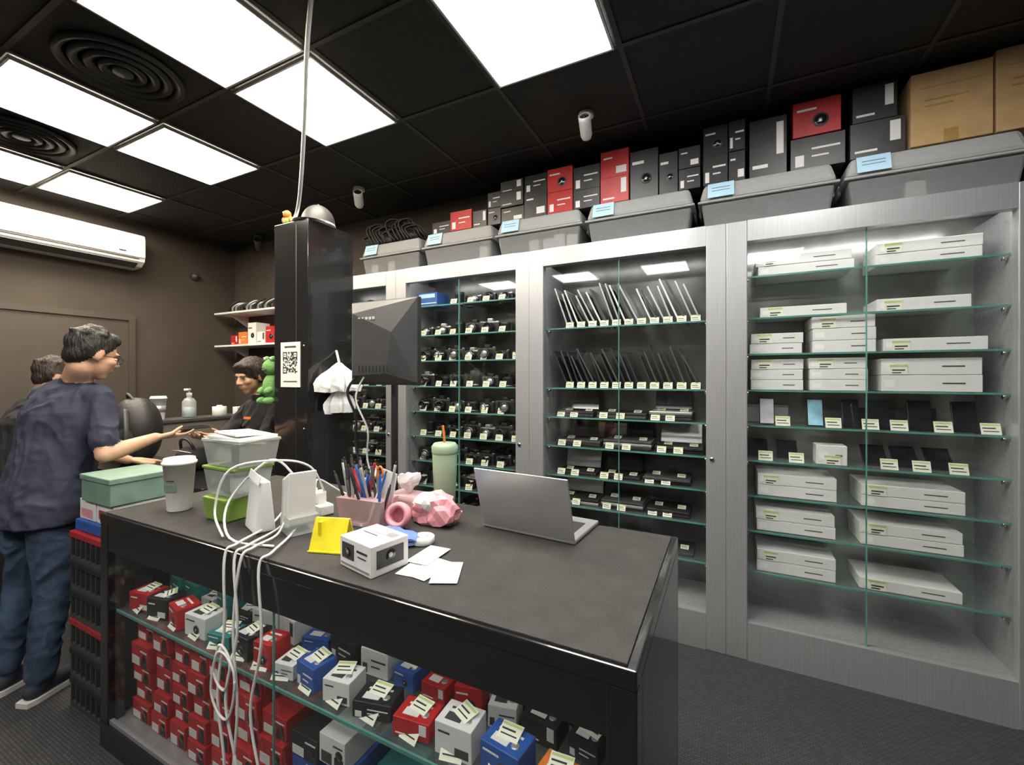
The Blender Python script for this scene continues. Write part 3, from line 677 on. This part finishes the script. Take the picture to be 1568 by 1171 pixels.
b.box((0,0,.043),(.155,.125,.086),M_paper,bev=.002); b.box((-.035,-.0635,.05),(.06,.001,.045),M_dark,bev=0); b.cyl((-.035,-.064,.048),.015,.002,M_black,rot=(R(90),0,0)); b.cyl((-.035,-.065,.048),.006,.002,M_silver,rot=(R(90),0,0)); b.box((.035,-.064,.06),(.05,.001,.006),M_ink); b.box((.035,-.064,.045),(.04,.001,.003),M_ink); b.box((.0,-.064,.012),(.14,.001,.006),M_silver)
b.box((.0781,0,.045),(.001,.09,.05),M_dark); b.cyl((.0785,0,.048),.017,.002,M_black,rot=(0,R(90),0)); b.cyl((.0795,0,.048),.007,.002,M_silver,rot=(0,R(90),0))
b.box((-.02,.0,.0865),(.07,.004,.001),M_ink); b.box((-.02,.015,.0865),(.09,.004,.001),M_silver); b.box((.045,.03,.0868),(.04,.03,.001),M_silver); b.done()
b=B('receipts')
for i in range(4): b.box((-.80+.05*(i%3)+random.uniform(-.02,.02),1.0+.07*(i//3),Z+.001+.0012*i),(.075,.13,.001),random.choice([M_paper,M_card]),rot=(0,0,random.uniform(-.6,.6)))
b.done()
b=B('laptop'); T0=b.T; b.T=Matrix.Translation((-.62,1.38,Z))@Matrix.Rotation(R(-4),4,'Z')
b.box((0,.10,.008),(.36,.235,.014),M_silver,bev=.004); b.box((0,.10,.0155),(.30,.12,.001),M_ink)
b.box((0,-.045,.118),(.36,.007,.225),M_silver,rot=(R(16),0,0),bev=.003); b.box((0,-.040,.118),(.345,.002,.21),M_screen,rot=(R(16),0,0)); b.done()

b=B('computer_monitor'); mx0,mx1,my,mz0,mz1=-1.545,-1.16,1.45,1.465,1.84; mxm=(mx0+mx1)/2; mzm=(mz0+mz1)/2
b.box((mxm,my+.012,mzm),(mx1-mx0,.022,mz1-mz0),M_blackm,bev=.004); b.box((mxm,my+.0235,mzm),(mx1-mx0-.02,.002,mz1-mz0-.03),M_screen)
v=[(mx0+.004,my,mz0+.01),(mx1-.004,my,mz0+.01),(mx1-.004,my,mz1-.004),(mx0+.004,my,mz1-.004),(mx0+.06,my-.05,mz0+.04),(mxm+.06,my-.05,mz0+.05),(mxm+.09,my-.05,mz1-.15),(mx0+.06,my-.05,mz1-.06)]
b.add(v,[(0,1,5,4),(1,2,6,5),(2,3,7,6),(3,0,4,7),(4,5,6,7),(0,3,2,1)],M_dark)
for i,s_ in enumerate((.012,.010,.012,.010,.012)): b.box((mx0+.10+.02*i,my-.048,mz1-.085),(s_,.004,.012),M_white,rot=(R(8),0,0))
for i in range(12): b.box((mx0+.1+.02*i,my-.052,mz0+.07),(.006,.003,.03),M_ink)
b.cyl((mxm-.02,my+.06,mzm-.0),.02,.08,M_blackm,rot=(R(90),0,0)); b.cyl((mxm-.02,my+.095,(Z+mzm)/2+.02),.016,mzm-Z+.04,M_blackm); b.cyl((mxm-.02,my+.07,Z+.006),.075,.012,M_blackm,seg=28)
b.tube([(mx0+.08,my-.03,mz0+.05),(mx0+.03,my-.05,mz0-.03),(mx0+.05,my-.02,mz0-.15),(mx0+.0,my+.03,mz0-.3),(mx0+.05,my+.05,Z+.01)],.006,M_blackm)
b.tube([(mx0+.12,my-.03,mz0+.05),(mx0+.08,my-.05,mz0-.06),(mx0+.12,my-.02,mz0-.2),(mx0+.07,my+.03,mz0-.35),(mx0+.12,my+.05,Z+.01)],.004,M_white); b.done()

# ---------------------------------------------------------------- people
class Fig:
    def __init__(s): s.p=[]
    def cap(s,a,b_,ra,rb,lab): s.p.append(('c',Vector(a),Vector(b_),ra,rb,lab))
    def ell(s,c,r,lab,Rm=None): s.p.append(('e',Vector(c),Vector(r),Rm or Matrix.Identity(3),0,lab))
    def loft(s,rings,lab): s.p.append(('l',rings,0,0,0,lab))
    def mesh(s):
        b=B('tmp'); m=M_white
        for p in s.p:
            if p[0]=='c':
                _,a,c,ra,rb,_l=p; ax=c-a; L=ax.length; ax=ax/L if L>1e-6 else Vector((0,0,1))
                q=ax.to_track_quat('Z','Y').to_matrix().to_4x4()
                pr=[(ra*math.cos(t),ra*math.sin(t)) for t in [-math.pi/2*(1-k/4) for k in range(5)]]
                pr=[(max(r,1e-5),z) for r,z in pr]+[(max(rb*math.cos(t),1e-5),L+rb*math.sin(t)) for t in [math.pi/2*k/4 for k in range(5)]]
                T0=b.T; b.T=Matrix.Translation(a)@q; b.lathe((0,0,0),pr,m,16); b.T=T0
            elif p[0]=='e':
                T0=b.T; b.T=Matrix.Translation(p[1])@p[3].to_4x4(); b.sph((0,0,0),tuple(p[2]),m,seg=24); b.T=T0
            else:
                v=[];f=[];n=32
                for c,rx,ry,ex,ey in p[1]:
                    for i in range(n):
                        a=2*math.pi*i/n; v.append(c+ex*rx*math.cos(a)+ey*ry*math.sin(a))
                K_=len(p[1])
                for j in range(K_-1):
                    for i in range(n): f.append((j*n+i,j*n+(i+1)%n,(j+1)*n+(i+1)%n,(j+1)*n+i))
                f.append(list(range(n))[::-1]); f.append([(K_-1)*n+i for i in range(n)]); b.add(v,f,m)
        bmesh.ops.remove_doubles(b.bm,verts=b.bm.verts,dist=2e-5)
        return b.done()
    def dist(s,P):
        D=[]
        for p in s.p:
            if p[0]=='c':
                a=np.array(p[1]);c=np.array(p[2]);ba=c-a;t=np.clip((P-a)@ba/max(ba@ba,1e-9),0,1)
                D.append(np.linalg.norm(P-(a+t[:,None]*ba),axis=1)-(p[3]+t*(p[4]-p[3])))
            elif p[0]=='e':
                q=(P-np.array(p[1]))@np.array(p[3]); r=np.array(p[2]); k0=np.linalg.norm(q/r,axis=1); k1=np.linalg.norm(q/(r*r),axis=1)
                D.append(k0*(k0-1)/np.maximum(k1,1e-6))
            else:
                best=np.full(len(P),9.)
                for (c0,rx0,ry0,ex,ey),(c1,rx1,ry1,_,_) in zip(p[1][:-1],p[1][1:]):
                    c0=np.array(c0);c1=np.array(c1);ba=c1-c0;t=(P-c0)@ba/(ba@ba);tc=np.clip(t,0,1)
                    q=P-(c0+tc[:,None]*ba);rx=rx0+tc*(rx1-rx0);ry=ry0+tc*(ry1-ry0)
                    d=(np.sqrt((q@np.array(ex)/rx)**2+(q@np.array(ey)/ry)**2)-1)*np.minimum(rx,ry)+np.abs(t-tc)*np.linalg.norm(ba)
                    best=np.minimum(best,d)
                D.append(best)
        return np.array(D)
    def build(s,b,mats,voxel=.0065):
        o=s.mesh(); md=o.modifiers.new('r','REMESH'); md.mode='VOXEL'; md.voxel_size=voxel
        ms=o.modifiers.new('s','SMOOTH'); ms.factor=.5; ms.iterations=4
        dg=bpy.context.evaluated_depsgraph_get(); me=bpy.data.meshes.new_from_object(o.evaluated_get(dg))
        bpy.data.objects.remove(o)
        n=len(me.polygons); C=np.empty(n*3); me.polygons.foreach_get('center',C); C=C.reshape(-1,3)
        k=np.argmin(s.dist(C),axis=0); labs=[p[5] for p in s.p]
        amp=np.zeros(len(me.vertices))
        for i,pl in enumerate(me.polygons):
            lb=labs[k[i]]
            if lb in('shirt','legs'):
                for q in pl.vertices: amp[q]=1
            elif lb=='hair':
                for q in pl.vertices: amp[q]=2
        vs=[]
        for v in me.vertices:
            co=v.co.copy()
            if amp[v.index]==1:
                w=Vector((co.x*9,co.y*9,co.z*6)); nn=noise.noise(w+Vector((noise.noise(w*.6)*2,0,noise.noise(w*.7)*2)))
                co+=v.normal*(.012*(.5-abs(nn)*1.8)+.003*noise.noise(co*35))
            elif amp[v.index]==2:
                co+=v.normal*(.004*noise.noise(Vector((co.x*70,co.y*70,co.z*22))))
            vs.append(b.bm.verts.new(co))
        idx={l:b.mi(mats[l]) for l in set(labs)}
        for i,pl in enumerate(me.polygons):
            f=b.bm.faces.new([vs[q] for q in pl.vertices]); f.material_index=idx[labs[k[i]]]; f.smooth=True
        bpy.data.meshes.remove(me)

def hand(F,W,D,N,S,curl=(14,30,25),s=1.,thumb_close=.5):
    W=Vector(W);D=Vector(D).normalized();N=Vector(N);N=(N-D*N.dot(D)).normalized();S=Vector(S);S=(S-D*S.dot(D)-N*S.dot(N)).normalized()
    for i in range(4):
        kb=W+(D*(.088-.004*abs(i-1))+S*(.030-.0205*i))*s
        F.cap(W+(S*(.012-.009*i)+D*.012)*s,kb,.015*s,.0105*s,'skin')
        L=[(.042,.025,.020),(.046,.028,.021),(.042,.026,.020),(.033,.020,.018)][i]; a=0; p=kb
        for j in range(3):
            a+=R(curl[j]); d=D*math.cos(a)+N*math.sin(a); d=(d+S*(.06-.042*i)).normalized()
            q=p+d*L[j]*s; F.cap(p,q,(.0092-.0008*j)*s,(.0086-.0009*j)*s,'skin'); p=q
    F.ell(W+D*.05*s,(.038*s,.045*s,.014*s),'skin',Matrix((S,D,N)).transposed())
    b0=W+(D*.022+S*.022+N*.004)*s; d1=(D*.75+S*.55+N*.25).normalized(); b1=b0+d1*.042*s
    d2=(D*.95+S*.12+N*thumb_close).normalized(); b2=b1+d2*.032*s; d3=(D*.95-S*.2+N*thumb_close*.6).normalized(); b3=b2+d3*.026*s
    F.cap(b0,b1,.015*s,.0115*s,'skin'); F.cap(b1,b2,.0105*s,.0095*s,'skin'); F.cap(b2,b3,.0095*s,.0075*s,'skin')

def person(name,root,yaw,H,lean,mats,headc,headf,armR,armL,female=False,glasses=False,hair='short',collar=False,voxel=.0065,feet=None,hem=.80):
    s=H/1.75; b=B(name); F=Fig(); Rz=Matrix.Rotation(yaw,3,'Z'); root=Vector(root)
    def P(x,y,z):
        t=max(0,(z-.88)/.6); return root+Rz@Vector((x*s,(y+lean*t)*s,z*s))
    ex=Rz@Vector((1,0,0)); ey=Rz@Vector((0,1,0)); g=.9 if female else 1.
    feet=feet or {-1:(-.11,-.03,0),1:(.10,0,0)}
    for sx in (-1,1):
        fx,fy,fa=feet[sx]; hip=P(sx*.085,-.01,.88); kn=P(sx*.045+fx*.52,fy*.5+.02,.49); an=P(fx,fy,.09)
        F.cap(hip,kn,.090*s*g,.066*s*g,'legs'); F.cap(kn,P(fx,fy-.005,.12),.066*s*g,.054*s*g,'legs')
        Rf=Matrix.Rotation(yaw+fa,3,'Z')
        def Q(x,y,z): return P(fx,fy,0)+Rf@Vector((x*s,y*s,z*s))
        F.cap(an,Q(0,-.01,.055),.042*s,.040*s,'shoe'); F.cap(Q(0,-.035,.050),Q(0,.06,.052),.036*s,.038*s,'shoe'); F.cap(Q(0,.06,.050),Q(.0,.145,.040),.040*s,.034*s,'shoe')
        out=[(-.03,-.078),(.03,-.078),(.040,-.04),(.040,.06),(.043,.12),(.034,.165),(.0,.180),(-.034,.165),(-.042,.12),(-.038,.06),(-.038,-.04)]
        vv=[Q(x,y,.001) for x,y in out]+[Q(x,y,.024) for x,y in out]; n=len(out)
        b.add(vv,[list(range(n))[::-1],list(range(n,2*n))]+[(i,(i+1)%n,n+(i+1)%n,n+i) for i in range(n)],M_sole)
    F.loft([(P(0,-.01,.80),.165*s*g,.115*s,ex,ey),(P(0,-.01,.95),.165*s*g,.12*s,ex,ey)],'legs')
    if female: rg=[(hem,.165,.125),(.92,.165,.125),(1.05,.14,.105),(1.18,.155,.12),(1.28,.17,.13),(1.36,.175,.105),(1.42,.13,.085),(1.455,.062,.062)]
    else: rg=[(hem,.196,.148),(.90,.193,.147),(1.05,.190,.143),(1.2,.203,.146),(1.32,.213,.140),(1.395,.195,.116),(1.45,.13,.09),(1.485,.068,.068)]
    F.loft([(P(0,-.015 if z>1.2 else 0,z),rx*s,ry*s,ex,ey) for z,rx,ry in rg],'shirt')
    F.ell(P(.075,-.055,1.27),(.09*s,.075*s,.14*s),'shirt',Rz); F.ell(P(-.075,-.055,1.27),(.09*s,.075*s,.14*s),'shirt',Rz)
    hc=Vector(headc); hf=Vector(headf).normalized(); up=Vector((0,0,1)); rt=hf.cross(up).normalized(); hu=rt.cross(hf).normalized(); Hm=Matrix((rt,hf,hu)).transposed()
    k=s*(1.04 if not female else 1.04)
    def Hd(x,y,z): return hc+Hm@Vector((x*k,y*k,z*k))
    F.cap(P(0,-.01,1.43),Hd(0,-.025,-.07),.062*s*g,.056*s*g,'skin')
    if collar: F.cap(P(0,-.012,1.45),P(0,0,1.475),.068*s*g,.062*s*g,'shirt')
    def he(c,r,lab): F.ell(Hd(*c),tuple(q*k for q in r),lab,Hm)
    he((0,-.012,.032),(.073,.092,.086),'skin'); he((0,.022,-.032),(.058,.066,.076),'skin'); he((0,.048,-.088),(.030,.030,.024),'skin')
    he((0,.078,.024),(.048,.014,.010),'skin'); he((-.036,.062,-.022),(.022,.024,.02),'skin'); he((.036,.062,-.022),(.022,.024,.02),'skin')
    F.cap(Hd(0,.086,.012),Hd(0,.106,-.026),.008*k,.0115*k,'skin'); he((.012,.094,-.030),(.009,.010,.008),'skin'); he((-.012,.094,-.030),(.009,.010,.008),'skin')
    he((0,.086,-.052),(.022,.011,.005),'lip'); he((0,.084,-.060),(.018,.011,.0055),'lip'); he((0,.074,-.056),(.03,.02,.018),'skin')
    for sx in(-1,1): he((sx*.074,-.008,-.004),(.011,.020,.032),'skin')
    rng=random.Random(5)
    if hair=='short':
        he((0,-.022,.046),(.082,.096,.088),'hair'); he((0,.035,.088),(.062,.050,.036),'hair'); he((0,-.06,-.01),(.068,.045,.06),'hair')
        for sx in(-1,1): he((sx*.066,-.03,.02),(.018,.045,.05),'hair'); he((sx*.068,.012,.028),(.012,.012,.028),'hair')
        for i in range(26):
            a=rng.uniform(0,6.28); e=rng.uniform(.35,1.4); d=Vector((math.cos(a)*math.cos(e)*.08,math.sin(a)*math.cos(e)*.092-.02,math.sin(e)*.086+.046))
            he(tuple(d),(.015,.022,.013),'hair')
    else:
        he((0,-.022,.042),(.087,.102,.092),'hair'); he((0,.045,.078),(.062,.042,.036),'hair'); he((0,-.065,-.04),(.075,.05,.09),'hair')
        for sx in(-1,1):
            F.cap(Hd(sx*.074,-.01,.05),Hd(sx*.078,-.03,-.06),.020*k,.018*k,'hair'); F.cap(Hd(sx*.078,-.03,-.06),Hd(sx*.068,-.05,-.15),.018*k,.012*k,'hair'); F.cap(Hd(sx*.062,.042,.078),Hd(sx*.077,.020,-.005),.012*k,.007*k,'hair')
        for i in range(7): F.cap(Hd(-.05+.0166*i,.070,.082),Hd(-.054+.018*i,.082-.006*abs(i-3)*.8,.046),.011*k,.006*k,'hair')
        F.cap(Hd(0,-.09,.0),Hd(0,-.085,-.15),.055*k,.04*k,'hair')
    for sx,arm in ((1,armR),(-1,armL)):
        sh=P(sx*.192*(g if female else 1),-.01,1.385); el=Vector(arm['e']); wr=Vector(arm['w']); sl=sh.lerp(el,.74)
        F.cap(sh,sl,.061*s*g,.060*s*g,'shirt'); F.cap(P(sx*.08,-.01,1.40),sh,.064*s*g,.060*s*g,'shirt'); F.cap(sh,el,.046*s*g,.038*s*g,'skin'); mid=el.lerp(wr,.3)
        F.cap(el,mid,.038*s*g,.040*s*g,'skin'); F.cap(mid,wr,.040*s*g,.025*s*g,'skin')
        hand(F,wr,arm['D'],arm['N'],arm['S'],arm.get('c',(14,30,25)),s*(.92 if female else 1),arm.get('t',.4))
    F.build(b,mats,voxel)
    for sx in(-1,1):
        T0=b.T; b.T=Matrix.Translation(Hd(sx*.030,.0765,.000))@Hm.to_4x4()
        b.sph((0,0,0),(.0135*k,.0075*k,.005*k),M_eye); b.sph((0,.0045*k,0),(.0052*k,.0042*k,.0048*k),M_ink); b.tube([(-.015,.005,.003),(0,.0088,.006),(.015,.005,.003)],.0016,M_ink,6)
        b.tube([(-.019,.010,.018),(0,.0145,.022),(.019,.008,.017)],.0026,mats['hair'],6)
        b.T=T0
    if glasses:
        T0=b.T; b.T=Matrix.Translation(Hd(0,.102,-.002))@Hm.to_4x4()
        for sx in(-1,1):
            pts=[(sx*.033+.024*math.copysign(abs(math.cos(q))**.6,math.cos(q)),-.004,.018*math.copysign(abs(math.sin(q))**.6,math.sin(q))) for q in [i*math.pi/8 for i in range(17)]]
            b.tube(pts,.0022,M_ink,6,smooth=False); b.tube([(sx*.057,-.004,.008),(sx*.075,-.04,.006),(sx*.082,-.11,-.004)],.002,M_ink,6)
        b.tube([(-.01,-.002,.005),(0,.002,.007),(.01,-.002,.005)],.002,M_ink,6); b.T=T0
    return b
mm={'skin':M_skin,'lip':M_lip,'hair':M_hair,'shirt':M_shirt,'legs':M_jean,'shoe':M_shoe}
b=person('standing_man',(-2.97,.86,0),R(12),1.76,.15,mm,(-2.875,1.015,1.612),(-.05,.96,-.28),
  dict(e=(-2.68,.99,1.125),w=(-2.71,1.21,1.18),D=(-.03,1,.03),N=(0,0,1),S=(1,0,0),c=(4,14,12),t=.75),
  dict(e=(-3.14,1.04,1.12),w=(-3.10,1.25,1.02),D=(.05,.98,-.14),N=(0,0,-1),S=(1,-.2,0),c=(6,10,8),t=.1),glasses=True,
  feet={-1:(-.13,-.05,R(8)),1:(.085,-.045,R(8))})
b.done(recalc=False)
mc=dict(mm); mc.update(hair=M_hairb,shirt=M_polo,legs=M_blackm,shoe=M_blackm)
b=person('shop_clerk',(-2.80,1.92,0),R(180),1.62,.09,mc,(-2.80,1.78,1.505),(.12,-.95,-.25),
  dict(e=(-2.98,1.70,1.07),w=(-2.80,1.54,1.13),D=(.35,-.9,.1),N=(0,0,1),S=(-1,0,0),c=(8,20,15),t=.6),
  dict(e=(-2.60,1.72,1.06),w=(-2.67,1.545,1.155),D=(-.18,-1,.12),N=(0,0,1),S=(1,0,0),c=(4,14,12),t=.7),female=True,hair='long',collar=True,voxel=.006)
b.box((-2.72,1.705,1.24),(.05,.004,.015),M_org,rot=(R(-10),0,R(15))); b.done(recalc=False)
b=person('second_customer',(-3.90,1.02,0),R(0),1.62,.12,mc,(-3.84,1.17,1.50),(.1,.97,-.2),
  dict(e=(-3.75,1.00,1.05),w=(-3.78,.97,.86),D=(0,.2,-1),N=(-1,0,0),S=(0,1,0)),
  dict(e=(-4.12,1.10,1.05),w=(-4.10,1.08,.84),D=(0,.2,-1),N=(1,0,0),S=(0,1,0)),voxel=.009)
b.done(recalc=False)
b=B('smartphone'); b.box((-2.715,1.39,1.212),(.070,.15,.009),M_blackm,rot=(0,R(4),R(4)),bev=.003); b.box((-2.715,1.39,1.217),(.064,.14,.001),M_screen,rot=(0,R(4),R(4))); b.done()

# ---------------------------------------------------------------- camera / world
w=bpy.data.worlds.new('World'); scene.world=w; w.use_nodes=True
w.node_tree.nodes['Background'].inputs[0].default_value=(.5,.5,.5,1); w.node_tree.nodes['Background'].inputs[1].default_value=.3
cd=bpy.data.cameras.new('camera'); co=bpy.data.objects.new('camera',cd); scene.collection.objects.link(co)
co.location=(0,0,1.5); co.rotation_euler=(R(90),0,R(26.4)); cd.sensor_width=36; cd.lens=661/1568*36; cd.shift_y=-8.5/1568; cd.clip_start=.02
scene.camera=co
scene.view_settings.view_transform='Standard'
